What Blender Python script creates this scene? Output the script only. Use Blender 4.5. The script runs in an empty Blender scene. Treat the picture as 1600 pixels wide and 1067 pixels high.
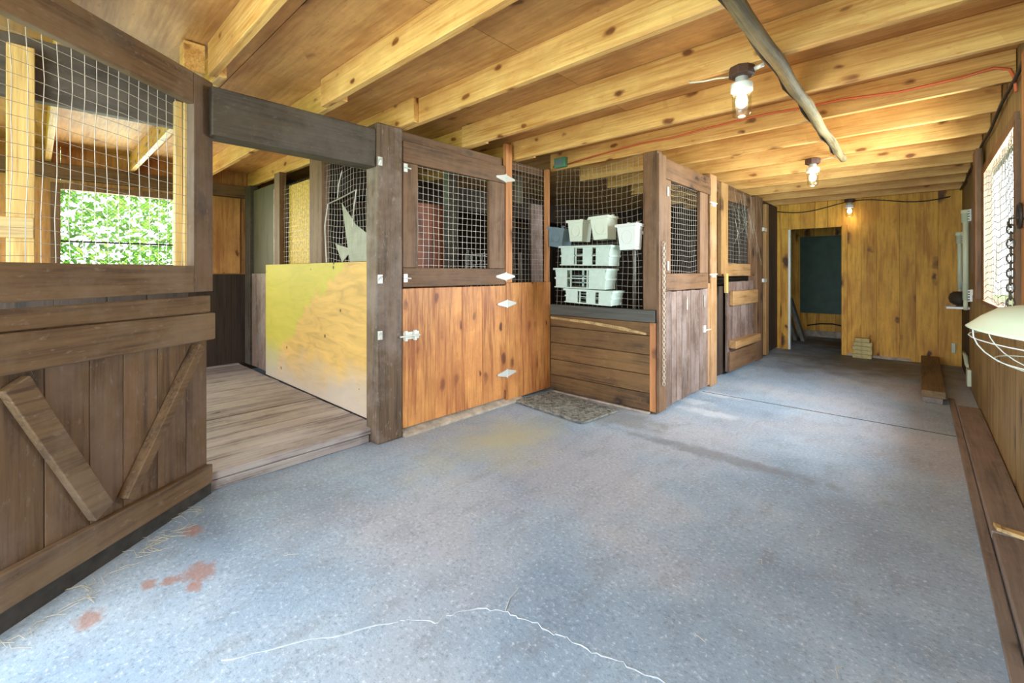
import bpy, bmesh, math, random
from mathutils import Vector, Matrix
S = bpy.context.scene
COL = S.collection
random.seed(7)

# ------------------------------------------------------------------ camera
YAW = 42.8
cam_d = bpy.data.cameras.new('camera'); cam = bpy.data.objects.new('camera', cam_d); COL.objects.link(cam)
cam.location = (0, 0, 1.21); cam.rotation_euler = (math.radians(90), 0, math.radians(YAW))
cam_d.sensor_width = 36; cam_d.lens = 690 / 1600 * 36; cam_d.shift_y = (426 - 533.5) / 1600
cam_d.clip_start = 0.02
S.camera = cam

# ------------------------------------------------------------------ world, sun, area lights, exposure
W = bpy.data.worlds.new('sky'); S.world = W; W.use_nodes = True
bg = W.node_tree.nodes['Background']; bg.inputs[0].default_value = (0.78, 0.89, 1.0, 1); bg.inputs[1].default_value = 2.0
sd = bpy.data.lights.new('sun', 'SUN'); sd.energy = 9.0; sd.angle = 0.05; sd.color = (1, .95, .85)
so = bpy.data.objects.new('sun', sd); COL.objects.link(so); so.rotation_euler = (math.radians(-42), 0, math.radians(8))
def area(name, loc, rot, sx, sy, e, col):
    d = bpy.data.lights.new(name, 'AREA'); d.shape = 'RECTANGLE'; d.size = sx; d.size_y = sy; d.energy = e; d.color = col
    o = bpy.data.objects.new(name, d); COL.objects.link(o); o.location = loc; o.rotation_euler = [math.radians(a) for a in rot]
    return o
# daylight coming in through the open barn end and the two meshed windows
area('daylight_open_end', (-1.1, -1.35, 1.25), (90, 0, 0), 2.6, 2.0, 58, (0.72, 0.86, 1.0))
area('daylight_side_window', (0.80, 4.4, 1.5), (90, 0, 90), 1.6, 1.1, 95, (0.80, 0.92, 1.0))
area('daylight_stall_window', (-6.45, .62, 1.67), (90, 0, -90), .9, .7, 22, (0.95, 1.0, 0.80))
S.view_settings.view_transform = 'Standard'; S.view_settings.look = 'None'
S.view_settings.gamma = 1; S.view_settings.use_curve_mapping = False
S.view_settings.exposure = 1.35

# ------------------------------------------------------------------ materials
def lin(c):
    r = []
    for v in c:
        v /= 255.0
        r.append(v / 12.92 if v <= .04045 else ((v + .055) / 1.055) ** 2.4)
    return (r[0], r[1], r[2], 1)
class NT:
    def __init__(s, name):
        s.m = bpy.data.materials.new(name); s.m.use_nodes = True; s.t = s.m.node_tree
        s.b = s.t.nodes['Principled BSDF']; s.out = s.t.nodes['Material Output']
    def n(s, typ, ins=None, **kw):
        x = s.t.nodes.new(typ)
        for k, v in kw.items(): setattr(x, k, v)
        for k, v in (ins or {}).items():
            if hasattr(v, 'is_output'): s.t.links.new(v, x.inputs[k])
            else: x.inputs[k].default_value = v
        return x
    def l(s, a, b): s.t.links.new(a, b)
    def math(s, op, a, b=0.0, clamp=False):
        return s.n('ShaderNodeMath', {0: a, 1: b}, operation=op, use_clamp=clamp).outputs[0]
    def vmath(s, op, a, b): return s.n('ShaderNodeVectorMath', {0: a, 1: b}, operation=op).outputs[0]
    def mix(s, f, a, b, mode='MIX'):
        x = s.n('ShaderNodeMix', data_type='RGBA', blend_type=mode)
        for i, v in ((0, f), (6, a), (7, b)):
            if hasattr(v, 'is_output'): s.l(v, x.inputs[i])
            else: x.inputs[i].default_value = v
        return x.outputs[2]
    def ramp(s, f, stops):
        x = s.n('ShaderNodeValToRGB', {0: f}); e = x.color_ramp.elements
        while len(e) < len(stops): e.new(.5)
        for q, (p, c) in zip(e, stops): q.position = p; q.color = c
        return x.outputs[0]
def sc(c, k): return (min(1, c[0] * k), min(1, c[1] * k), min(1, c[2] * k), 1)
G = lambda v: (v, v, v, 1)
def wood(name, base, dark, axis, knot=0.0, knotcol=(80, 45, 22), across=9.0, rough=.62, stain=None, stain_amt=.0, var=.16, kscale=1.0, grain=1.0):
    """timber: grain along one axis of the piece, board to board variation, knots, dirt"""
    t = NT(name); base, dark = lin(base), lin(dark)
    tc = t.n('ShaderNodeTexCoord').outputs['Object']
    isl = t.n('ShaderNodeNewGeometry').outputs['Random Per Island']
    orr = t.n('ShaderNodeObjectInfo').outputs['Random']
    off = t.n('ShaderNodeCombineXYZ', {0: t.math('MULTIPLY', isl, 37.0), 1: t.math('MULTIPLY', isl, 71.0), 2: t.math('MULTIPLY', orr, 53.0)}).outputs[0]
    p = t.vmath('ADD', tc, off)
    al = {'X': (1, 0, 0), 'Y': (0, 1, 0), 'Z': (0, 0, 1)}[axis]
    scale = lambda a, c: t.vmath('MULTIPLY', p, tuple(a if q else c for q in al))
    n1 = t.n('ShaderNodeTexNoise', {'Vector': scale(.7, across), 'Scale': 1.6, 'Detail': 5.0, 'Roughness': .6, 'Distortion': .5}).outputs[0]
    n2 = t.n('ShaderNodeTexNoise', {'Vector': scale(2.0, across * 7), 'Scale': 1.5, 'Detail': 3.0, 'Roughness': .6}).outputs[0]
    g = t.math('ADD', t.math('MULTIPLY', n1, .58), t.math('MULTIPLY', n2, .42))
    col = t.ramp(g, [(.5 - .13 / grain, dark), (.5, base), (.5 + .14 / grain, sc(base, 1.28))])
    if knot > 0:
        wob = t.n('ShaderNodeTexNoise', {'Vector': p, 'Scale': 9.0, 'Detail': 2.0}).outputs[1]
        kp = t.vmath('ADD', scale(3.2 * kscale, 6.5 * kscale), t.vmath('MULTIPLY', wob, (.35, .35, .35)))
        v = t.n('ShaderNodeTexVoronoi', {'Vector': kp, 'Scale': 1.0})
        sel = t.n('ShaderNodeSeparateColor', {0: v.outputs['Color']})
        pick = t.math('LESS_THAN', sel.outputs[0], knot)
        rad = t.math('MULTIPLY_ADD', sel.outputs[1], .24); rad.node.inputs[2].default_value = .13
        k = t.math('MULTIPLY', t.math('SUBTRACT', 1.0, t.math('DIVIDE', v.outputs['Distance'], rad), True), pick, True)
        halo = t.math('MULTIPLY', t.math('SUBTRACT', 1.0, t.math('DIVIDE', v.outputs['Distance'], t.math('MULTIPLY', rad, 2.6)), True), pick, True)
        col = t.mix(t.math('MULTIPLY', halo, .55), col, dark)
        col = t.mix(t.math('MULTIPLY', k, 2.2, True), col, lin(knotcol))
    if stain:
        sp = t.n('ShaderNodeTexNoise', {'Vector': scale(16.0, 44.0), 'Scale': 1.0, 'Detail': 4.0, 'Roughness': .7}).outputs[0]
        col = t.mix(t.math('MULTIPLY', t.ramp(sp, [(.60, G(0)), (.68, G(1))]), min(1, stain_amt * 1.3)), col, lin(stain))
        sn = t.n('ShaderNodeTexNoise', {'Vector': t.vmath('ADD', tc, off), 'Scale': 2.3, 'Detail': 6.0, 'Roughness': .68}).outputs[0]
        f = t.ramp(sn, [(.44, G(0)), (.62, G(1))])
        col = t.mix(t.math('MULTIPLY', f, stain_amt), col, lin(stain))
    vv = t.math('MULTIPLY_ADD', isl, 2 * var); vv.node.inputs[2].default_value = 1 - var
    col = t.mix(1.0, col, t.n('ShaderNodeCombineXYZ', {0: vv, 1: vv, 2: vv}).outputs[0], 'MULTIPLY')
    t.l(col, t.b.inputs['Base Color'])
    t.b.inputs['Roughness'].default_value = rough
    bp = t.n('ShaderNodeBump', {'Strength': .6, 'Distance': .006, 'Height': g})
    t.l(bp.outputs[0], t.b.inputs['Normal'])
    return t.m
def plain(name, c, rough=.5, metal=0.0, noise=0.0, nscale=30.0, alpha=None):
    t = NT(name); c = lin(c)
    if noise:
        nn = t.n('ShaderNodeTexNoise', {'Vector': t.n('ShaderNodeTexCoord').outputs['Object'], 'Scale': nscale, 'Detail': 4.0}).outputs[0]
        t.l(t.ramp(nn, [(.3, sc(c, 1 - noise)), (.7, sc(c, 1 + noise * .5))]), t.b.inputs['Base Color'])
    else: t.b.inputs['Base Color'].default_value = c
    t.b.inputs['Roughness'].default_value = rough; t.b.inputs['Metallic'].default_value = metal
    if alpha is not None: t.b.inputs['Alpha'].default_value = alpha
    return t.m
def glass(name, c=(1, 1, .95, 1), rough=.03):
    t = NT(name); t.t.nodes.remove(t.b)
    tr = t.n('ShaderNodeBsdfTransparent', {0: c}); gl = t.n('ShaderNodeBsdfGlossy', {'Roughness': rough})
    fr = t.n('ShaderNodeFresnel', {0: 1.45})
    mx = t.n('ShaderNodeMixShader', {0: t.math('MULTIPLY_ADD', fr.outputs[0], .35), 1: tr.outputs[0], 2: gl.outputs[0]})
    mx.inputs[0].links[0].from_node.inputs[2].default_value = .05
    t.l(mx.outputs[0], t.out.inputs[0]); return t.m
def concrete():
    t = NT('worn concrete')
    tc = t.n('ShaderNodeTexCoord').outputs['Object']
    n1 = t.n('ShaderNodeTexNoise', {'Vector': tc, 'Scale': 1.1, 'Detail': 6.0, 'Roughness': .6}).outputs[0]
    n2 = t.n('ShaderNodeTexNoise', {'Vector': tc, 'Scale': 55.0, 'Detail': 4.0, 'Roughness': .75}).outputs[0]
    n3 = t.n('ShaderNodeTexNoise', {'Vector': t.vmath('MULTIPLY', tc, (1, .45, 1)), 'Scale': 9.0, 'Detail': 6.0, 'Roughness': .7}).outputs[0]
    n0 = t.n('ShaderNodeTexNoise', {'Vector': t.vmath('ADD', tc, (3.3, 1.7, 0)), 'Scale': .8, 'Detail': 3.0}).outputs[0]
    col = t.ramp(n1, [(.34, lin((134, 153, 172))), (.52, lin((158, 177, 194))), (.7, lin((182, 194, 202)))])
    col = t.mix(t.math('MULTIPLY', t.ramp(n0, [(.46, G(0)), (.6, G(1))]), .6), col, lin((186, 182, 184)))  # warm blotches over the blue: tint of the light painted into the concrete
    col = t.mix(t.math('MULTIPLY', t.ramp(n3, [(.5, G(0)), (.7, G(1))]), .4), col, lin((124, 124, 126)))
    col = t.mix(t.ramp(n2, [(.36, G(.5)), (.45, G(0))]), col, lin((98, 114, 134)))
    col = t.mix(t.ramp(n2, [(.56, G(0)), (.68, G(.55))]), col, lin((236, 240, 246)))
    sx = t.n('ShaderNodeSeparateXYZ', {0: tc})
    def spot(col, x, y, rx, ry, c, amt, ns=14.0, soft=.5):
        d = t.vmath('MULTIPLY', t.vmath('SUBTRACT', tc, (x, y, 0)), (1 / rx, 1 / ry, 0))
        ln = t.n('ShaderNodeVectorMath', {0: d}, operation='LENGTH').outputs['Value']
        nz = t.n('ShaderNodeTexNoise', {'Vector': tc, 'Scale': ns, 'Detail': 4.0, 'Roughness': .65}).outputs[0]
        f = t.math('SUBTRACT', t.math('ADD', 1.0, t.math('MULTIPLY', t.math('SUBTRACT', nz, .5), 1.8)), ln, True)
        f = t.math('MULTIPLY', t.math('DIVIDE', f, soft, True), amt)
        return t.mix(f, col, lin(c))
    # rust, pale stains, a patched strip and dirt along the stall fronts
    for x, y, r in ((-2.14, .45, .07), (-2.17, .36, .035), (-2.5, .5, .05), (-2.13, .13, .05), (-2.2, .3, .03), (-2.05, .42, .03)):
        col = spot(col, x, y, r * 1.3, r, (172, 116, 86), .65, 22.0)
    col = spot(col, -2.25, 2.3, .5, .8, (190, 186, 146), .75, 3.0, 1.0)  # yellowish light tint by the orange door, painted into the floor colour
    col = spot(col, -1.0, 3.06, .75, .10, (112, 112, 112), .55, 9.0)
    col = spot(col, -1.9, 3.3, .6, .25, (120, 112, 96), .5, 6.0)
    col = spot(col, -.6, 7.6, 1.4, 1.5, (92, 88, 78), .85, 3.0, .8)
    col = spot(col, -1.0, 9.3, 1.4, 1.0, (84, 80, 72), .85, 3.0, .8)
    for x, y in ((-1.62, 4.2), (-1.35, 3.95), (-1.5, 4.6)): col = spot(col, x, y, .3, .1, (226, 230, 232), .4, 10.0)
    t.l(col, t.b.inputs['Base Color'])
    t.b.inputs['Roughness'].default_value = .55
    h = t.math('ADD', t.math('MULTIPLY', n2, .7), n3)
    t.l(t.n('ShaderNodeBump', {'Strength': .45, 'Distance': .006, 'Height': h}).outputs[0], t.b.inputs['Normal'])
    return t.m
def light_cast_ply(name, base, green_cast, dirt):
    """plywood sheet with green window light painted toward the top, hoof dirt at the bottom and dark knot holes"""
    t = NT(name)
    tc = t.n('ShaderNodeTexCoord').outputs['Object']; s_ = t.n('ShaderNodeSeparateXYZ', {0: tc})
    g = t.n('ShaderNodeTexNoise', {'Vector': t.vmath('MULTIPLY', tc, (1.2, 1, 5)), 'Scale': 2.0, 'Detail': 5.0, 'Distortion': 1.6}).outputs[0]
    col = t.ramp(g, [(.3, sc(lin(base), .78)), (.5, lin(base)), (.7, sc(lin(base), 1.15))])
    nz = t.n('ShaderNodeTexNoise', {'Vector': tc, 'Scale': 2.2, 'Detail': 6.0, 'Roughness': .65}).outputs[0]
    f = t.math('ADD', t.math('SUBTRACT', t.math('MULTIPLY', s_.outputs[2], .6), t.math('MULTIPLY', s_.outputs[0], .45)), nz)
    col = t.mix(t.ramp(f, [(.95, G(0)), (1.35, G(.28)), (1.75, G(.6))]), col, lin(green_cast))  # green cast of the window light painted into the sheet, strongest high up
    f2 = t.math('SUBTRACT', nz, t.math('MULTIPLY', s_.outputs[2], 1.1))
    col = t.mix(t.ramp(f2, [(.05, G(0)), (.45, G(.8))]), col, lin(dirt))
    v = t.n('ShaderNodeTexVoronoi', {'Vector': t.vmath('MULTIPLY', tc, (7, 7, 7)), 'Scale': 1.0})
    hole = t.math('MULTIPLY', t.math('LESS_THAN', v.outputs['Distance'], .11), t.math('LESS_THAN', t.n('ShaderNodeSeparateColor', {0: v.outputs['Color']}).outputs[0], .33))
    col = t.mix(t.math('MULTIPLY', hole, .85), col, lin((60, 45, 25)))
    t.l(col, t.b.inputs['Base Color']); t.b.inputs['Roughness'].default_value = .65
    return t.m
def leafmat():
    t = NT('leaves')
    r = t.n('ShaderNodeNewGeometry').outputs['Random Per Island']
    col = t.ramp(r, [(0, lin((60, 110, 30))), (.5, lin((104, 160, 50))), (1, lin((160, 200, 90)))])
    t.l(col, t.b.inputs['Base Color']); t.b.inputs['Roughness'].default_value = .6
    tl = t.n('ShaderNodeBsdfTranslucent', {0: col}); mx = t.n('ShaderNodeMixShader', {0: .5, 1: t.b.outputs[0], 2: tl.outputs[0]})
    t.l(mx.outputs[0], t.out.inputs[0]); return t.m
def emit(name, c, e):
    t = NT(name); t.b.inputs['Base Color'].default_value = c
    t.b.inputs['Emission Color'].default_value = c; t.b.inputs['Emission Strength'].default_value = e; return t.m

M = {}
M['joist'] = wood('spruce joist', (232, 182, 108), (200, 138, 68), 'X', .7, (116, 64, 26), 9, .5, (198, 126, 58), .3, .1, 1.5)
M['ply'] = wood('ceiling plywood', (206, 154, 92), (172, 116, 60), 'X', .25, (96, 60, 30), 4, .6, (164, 108, 58), .45, .1, 1.3)
M['orange'] = wood('orange pine boards', (208, 142, 78), (160, 92, 44), 'Z', .6, (88, 44, 22), 5, .5, (176, 104, 60), .5, .1, 1.25, 1.3)
M['stud'] = wood('orange pine stud', (200, 134, 80), (158, 96, 52), 'Z', .35, (90, 45, 20), 12, .5)
M['brownZ'] = wood('brown timber upright', (120, 86, 56), (78, 52, 32), 'Z', .2, (50, 30, 20), 9, .65, (150, 118, 94), .35)
M['brownX'] = wood('brown timber crosswise', (116, 82, 52), (72, 48, 28), 'X', .2, (50, 30, 20), 9, .65, (146, 112, 84), .35)
M['brownY'] = wood('brown timber lengthwise', (112, 78, 48), (68, 46, 28), 'Y', .2, (50, 30, 20), 9, .65, (146, 112, 84), .35)
M['leafZ'] = wood('stained door boards', (112, 84, 56), (76, 54, 36), 'Z', .15, (50, 35, 25), 6, .7, (140, 118, 104), .45)
M['leafX'] = wood('stained door rails', (120, 92, 62), (86, 62, 42), 'X', .15, (50, 35, 25), 7, .7, (150, 128, 106), .45)
M['black'] = wood('blackened beam', (72, 60, 47), (48, 40, 32), 'Y', 0, across=7, rough=.6, stain=(112, 100, 90), stain_amt=.4)
M['postA'] = wood('old post', (106, 82, 60), (64, 48, 34), 'Z', .12, (40, 28, 20), 9, .65, (156, 136, 124), .5)
M['bayX'] = wood('dark stall boards', (108, 76, 42), (60, 40, 22), 'X', .3, (40, 26, 16), 8, .65, (140, 106, 60), .4, .24)
M['greyX'] = wood('grey painted board', (88, 86, 78), (62, 60, 56), 'X', 0, across=7, rough=.6)
M['weathZ'] = wood('weathered door boards', (116, 92, 78), (76, 58, 48), 'Z', .1, (50, 35, 30), 9, .7, (162, 142, 132), .55)
M['pine'] = wood('knotty pine boards', (224, 168, 62), (184, 122, 38), 'Z', .6, (84, 46, 16), 4, .62, (190, 120, 40), .3, .14, .72, 1.1)
M['wains'] = wood('side wall boards', (146, 118, 70), (108, 84, 48), 'Z', .25, (70, 45, 25), 7, .5, (170, 144, 98), .35)
M['upper'] = wood('side wall upper boards', (136, 116, 74), (100, 82, 50), 'Z', .1, (70, 45, 25), 7, .6)
M['tanZ'] = wood('tan stud', (168, 126, 74), (122, 84, 46), 'Z', .3, (80, 50, 25), 10, .6, (190, 150, 100), .4)
M['tanX'] = wood('tan rail', (166, 124, 76), (122, 84, 48), 'X', .3, (80, 50, 25), 10, .6, (190, 150, 104), .4)
M['splitZ'] = wood('pinkish tan post', (168, 124, 78), (124, 84, 48), 'Z', .25, (80, 45, 28), 10, .65, (196, 156, 120), .5)
M['yelZ'] = wood('pale yellow stud', (204, 164, 96), (164, 120, 60), 'Z', .25, (120, 80, 40), 8, .55)
M['yelY'] = wood('pale yellow rail', (190, 158, 104), (140, 108, 66), 'Y', .25, (120, 80, 40), 8, .55)
M['planks'] = wood('stall floor planks', (160, 146, 140), (102, 91, 86), 'Y', .1, (70, 55, 45), 9, .7, (190, 178, 166), .5, .14)
M['floorboard'] = wood('dusty plank', (130, 116, 104), (98, 86, 78), 'Y', .1, (70, 55, 45), 7, .7, (160, 136, 122), .5)
M['timber'] = wood('dark timber', (120, 96, 62), (86, 66, 42), 'Y', .1, (60, 45, 30), 7, .7)
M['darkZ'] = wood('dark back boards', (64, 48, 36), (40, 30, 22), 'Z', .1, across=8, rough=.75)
M['tanply'] = wood('tan plywood', (206, 146, 82), (172, 108, 54), 'Z', .15, (110, 60, 30), 3, .6, (160, 100, 56), .4)
M['green_cast'] = light_cast_ply('window-light tinted plywood', (214, 168, 92), (190, 186, 56), (186, 172, 160))
M['osb'] = plain('strand board', (226, 182, 66), .6, 0, .5, 40)
M['olive'] = wood('olive panel', (92, 84, 62), (70, 62, 46), 'Z', 0, across=3, rough=.6)
M['redply'] = wood('reddish sheet', (150, 82, 44), (104, 54, 28), 'Z', .1, across=3, rough=.6)
M['green'] = plain('chalkboard green', (62, 88, 70), .55, 0, .25, 6)
M['greypipe'] = plain('grey boards', (128, 126, 116), .6, 0, .3, 12)
M['wire'] = plain('galvanised wire', (186, 174, 160), .5, .4)
M['wiredark'] = plain('rusty wire', (84, 74, 60), .6, .4)
M['zinc'] = plain('zinc plate', (226, 226, 216), .35, .3)
M['chain'] = plain('chain steel', (206, 194, 176), .45, .2)
M['concrete'] = concrete()
M['crack'] = plain('pale crack filler', (184, 190, 194), .8, 0, .2, 40)
M['sill'] = plain('dusty sill', (188, 172, 152), .8, 0, .4, 14)
M['crate'] = plain('pale plastic', (206, 222, 208), .45, 0, .08, 20)
M['potw'] = plain('white plastic', (236, 238, 232), .45)
M['potc'] = plain('cream plastic', (226, 232, 212), .45)
M['potg'] = plain('grey plastic', (120, 136, 142), .45, 0, .1, 20)
M['white'] = plain('white enamel', (206, 212, 182), .4, 0, .06, 9)
M['porcelain'] = plain('porcelain', (244, 242, 234), .3)
M['brownplastic'] = plain('brown bakelite', (84, 56, 44), .5)
M['blackrub'] = plain('black cable', (44, 38, 32), .6)
M['cream'] = plain('cream cable', (224, 214, 186), .5)
M['cordor'] = plain('orange cord', (214, 104, 62), .5)
M['bark'] = wood('peeled pole', (144, 124, 84), (92, 76, 48), 'Y', .4, (70, 55, 35), 14, .65, (84, 68, 46), .5)
M['mat'] = plain('rubber mat', (142, 138, 126), .8, 0, .75, 28)
M['brick'] = plain('pale brick', (206, 188, 128), .8, 0, .3, 20)
M['straw'] = plain('straw', (206, 194, 166), .7)
M['web'] = plain('dusty cobweb', (178, 170, 150), .9, 0, 0, 0, .4)
M['rag'] = plain('torn feed sack', (168, 166, 146), .7, 0, .2, 10)
M['bulb'] = emit('lit bulb', (1, .96, .88, 1), 1.0)
M['glass'] = glass('jar glass', (.97, .97, .88, 1))
M['leaf'] = leafmat()
M['grass'] = plain('grass', (110, 150, 60), .9, 0, .4, 3)
M['gdevice'] = plain('green device', (96, 150, 116), .4)
M['duct'] = plain('dark sack', (58, 50, 40), .8, 0, .3, 10)
M['slab'] = plain('earth footing', (70, 66, 62), .9, 0, .4, 20)

# ------------------------------------------------------------------ builders
OFF = {}
def tag(o, label=None, cat=None, group=None, kind=None):
    if label: o['label'] = label
    if cat: o['category'] = cat
    if group: o['group'] = group
    if kind: o['kind'] = kind
    return o
def thing(name, label, cat, loc, rz=0, group=None):
    o = bpy.data.objects.new(name, None); COL.objects.link(o); o.location = loc; o.rotation_euler = (0, 0, rz)
    o.empty_display_size = .1; OFF[o] = Vector(loc) if rz == 0 else Vector((0, 0, 0))
    return tag(o, label, cat, group)
class MB:
    def __init__(s): s.v = []; s.f = []
    def add(s, v, f):
        n = len(s.v); s.v += [tuple(p) for p in v]; s.f += [tuple(n + i for i in q) for q in f]; return s
    def box(s, x0, x1, y0, y1, z0, z1):
        v = [(x, y, z) for x in (x0, x1) for y in (y0, y1) for z in (z0, z1)]
        return s.add(v, [(0, 1, 3, 2), (4, 6, 7, 5), (0, 4, 5, 1), (2, 3, 7, 6), (0, 2, 6, 4), (1, 5, 7, 3)])
    def prism(s, poly, ext):
        """poly: 3-D points in a plane; ext: extrusion vector"""
        n = len(poly); e = Vector(ext); a = [Vector(p) for p in poly]; b = [p + e for p in a]
        return s.add(a + b, [tuple(range(n))[::-1], tuple(range(n, 2 * n))] + [(i, (i + 1) % n, n + (i + 1) % n, n + i) for i in range(n)])
    def hexa(s, p):  # 8 corners in box order
        return s.add(p, [(0, 1, 3, 2), (4, 6, 7, 5), (0, 4, 5, 1), (2, 3, 7, 6), (0, 2, 6, 4), (1, 5, 7, 3)])
    def tube(s, pts, r, n=6, closed=False):
        pts = [Vector(p) for p in pts]; m = len(pts); vs = []; up = Vector((0, 0, 1)); u = None
        for i, p in enumerate(pts):
            a = pts[(i - 1) % m] if (closed or i > 0) else p; b = pts[(i + 1) % m] if (closed or i < m - 1) else p
            t = (b - a).normalized()
            if u is None: u = t.orthogonal().normalized()
            u = (u - t * u.dot(t)); u = u.normalized() if u.length > 1e-6 else t.orthogonal().normalized()
            w = t.cross(u); rr = r[i] if isinstance(r, (list, tuple)) else r
            vs += [p + (u * math.cos(2 * math.pi * k / n) + w * math.sin(2 * math.pi * k / n)) * rr for k in range(n)]
        f = []
        for i in range(m if closed else m - 1):
            j = (i + 1) % m
            f += [(i * n + k, i * n + (k + 1) % n, j * n + (k + 1) % n, j * n + k) for k in range(n)]
        if not closed: f += [tuple(range(n))[::-1], tuple(range((m - 1) * n, m * n))]
        return s.add(vs, f)
    def lathe(s, prof, c=(0, 0, 0), n=20, mat=None):
        vs = []; f = []
        for r, z in prof:
            for k in range(n):
                q = Vector((r * math.cos(2 * math.pi * k / n), r * math.sin(2 * math.pi * k / n), z))
                if mat: q = mat @ q
                vs.append(q + Vector(c))
        for i in range(len(prof) - 1):
            f += [(i * n + k, i * n + (k + 1) % n, (i + 1) * n + (k + 1) % n, (i + 1) * n + k) for k in range(n)]
        return s.add(vs, f)
    def build(s, name, mat, parent=None, bev=0.0, smooth=False, base=None):
        off = OFF.get(parent, Vector((0, 0, 0))) if parent else Vector(base or (0, 0, 0))
        me = bpy.data.meshes.new(name); me.from_pydata([tuple(Vector(p) - off) for p in s.v], [], s.f); me.update()
        bm = bmesh.new(); bm.from_mesh(me); bmesh.ops.recalc_face_normals(bm, faces=bm.faces); bm.to_mesh(me); bm.free()
        o = bpy.data.objects.new(name, me); COL.objects.link(o); me.materials.append(M[mat] if isinstance(mat, str) else mat)
        if parent: o.parent = parent; OFF[o] = off
        else: o.location = off; OFF[o] = off
        if smooth:
            for p in me.polygons: p.use_smooth = True
        if bev:
            b = o.modifiers.new('edge', 'BEVEL'); b.width = bev; b.segments = 2; b.limit_method = 'ANGLE'; b.angle_limit = .7
        return o
def box(name, mat, parent, x0, x1, y0, y1, z0, z1, bev=.004, base=None):
    return MB().box(x0, x1, y0, y1, z0, z1).build(name, mat, parent, bev, base=base)
def single(name, label, cat, mb, mat, base, bev=.004, group=None, smooth=False, kind=None):
    return tag(mb.build(name, mat, None, bev, smooth, base), label, cat, group, kind)
def struct(name, mb, mat, bev=0.0):
    return tag(mb.build(name, mat, None, bev), kind='structure')
R = random.uniform
def boardsV(mb, plane, a0, a1, z0, z1, t0, t1, n, jag=0.0, gap=.003):
    """vertical boards; plane 'X': face normal X, widths along Y; 'Y': face normal Y, widths along X"""
    w = (a1 - a0) / n; cuts = [a0] + [a0 + w * i + R(-.12, .12) * w for i in range(1, n)] + [a1]
    for i in range(n):
        u, v = cuts[i] + gap / 2, cuts[i + 1] - gap / 2; d = R(0, .003); zz0 = z0 + R(0, jag); zz1 = z1 - R(0, jag)
        if plane == 'X': mb.box(t0, t1 - d, u, v, zz0, zz1)
        else: mb.box(u, v, t0 + d, t1, zz0, zz1)
    return mb
def boardsH(mb, plane, a0, a1, cuts, t0, t1, gap=.004):
    for z0, z1 in zip(cuts, cuts[1:]):
        d = R(0, .004)
        if plane == 'X': mb.box(t0, t1 - d, a0, a1, z0 + gap / 2, z1 - gap / 2)
        else: mb.box(a0, a1, t0 + d, t1, z0 + gap / 2, z1 - gap / 2)
    return mb
def netting(plane, a0, a1, z0, z1, t, pitch, r=.0016, wob=.004, seg=3, sag=0.0, diag=False, pz=None):
    """woven wire; plane as in boardsV"""
    mb = MB(); pz = pz or pitch
    P = (lambda a, z, d: (t + d, a, z)) if plane == 'X' else (lambda a, z, d: (a, t + d, z))
    fx = lambda a, z: wob * (math.sin(a * 9.1 + z * 5.3) + .6 * math.sin(z * 17 + a * 4))
    fz = lambda a, z: wob * (math.sin(a * 7.3 + z * 3.1 + 1) + .6 * math.sin(a * 15 + 2)) - sag * math.sin(math.pi * (a - a0) / (a1 - a0)) * (z - z0) / (z1 - z0)
    def wire(p, q):
        L = math.hypot(q[0] - p[0], q[1] - p[1]); k = max(1, int(L / (pitch * seg)))
        pts = []
        for i in range(k + 1):
            a = p[0] + (q[0] - p[0]) * i / k; z = p[1] + (q[1] - p[1]) * i / k
            pts.append(P(min(max(a + fx(a, z), a0), a1), min(max(z + fz(a, z), z0), z1), R(-.001, .001)))
        mb.tube(pts, r, 4)
    if diag:
        h = z1 - z0; w = a1 - a0; k = -h
        while k < w:
            u0, u1 = max(0, k), min(w, k + h)
            if u1 - u0 > pitch * .3:
                wire((a0 + u0, z0 + u0 - k), (a0 + u1, z0 + u1 - k)); wire((a0 + u0, z1 - (u0 - k)), (a0 + u1, z1 - (u1 - k)))
            k += pitch
    else:
        a = a0 + pitch / 2
        while a < a1: wire((a, z0), (a, z1)); a += pitch
        z = z0 + pz / 2
        while z < z1: wire((a0, z), (a1, z)); z += pz
    return mb

XS, XF, XR, YB, YE = -2.80, -1.63, 0.39, 3.61, 8.10   # stall front, far stall front, side wall, recess wall, end wall
XO = -6.2                                             # outer wall behind the stalls
ZJ, ZC = 2.272, 2.45

# ------------------------------------------------------------------ setting
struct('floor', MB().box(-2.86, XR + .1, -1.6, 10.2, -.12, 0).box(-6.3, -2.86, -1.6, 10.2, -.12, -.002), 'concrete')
cr = MB()
pts = [(-1.6, .40), (-1.538, .492), (-1.483, .609), (-1.396, .743), (-1.33, .86), (-1.309, .888), (-1.234, .941), (-1.225, .985), (-1.215, 1.026), (-1.15, 1.10), (-1.089, 1.142), (-1.03, 1.15), (-.969, 1.176), (-.9, 1.18), (-.864, 1.199), (-.768, 1.204), (-.7, 1.238), (-.664, 1.239), (-.553, 1.263), (-.45, 1.26), (-.35, 1.30)]
fine = [(a[0] + (b_[0] - a[0]) * q / 4 + R(-.007, .007), a[1] + (b_[1] - a[1]) * q / 4 + R(-.007, .007), -.0005) for a, b_ in zip(pts, pts[1:]) for q in range(4)]
cr.tube(fine, [.0012 + R(0, .0024) for _ in fine], 6)
cr.tube([(-1.089, 1.142, 0), (-1.12, 1.2, 0), (-1.13, 1.26, 0)], .003, 6)
fl_ = [o for o in COL.objects if o.name == 'floor'][0]
cr.build('crack', 'crack', fl_)
MB().box(-1.63, XR - .16, 4.615, 4.628, -.001, .0012).build('joint', 'slab', fl_)
struct('ground', MB().box(-40, 40, -40, 40, -.4, -.14), 'grass')
cl = MB()
y = -1.6
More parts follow.
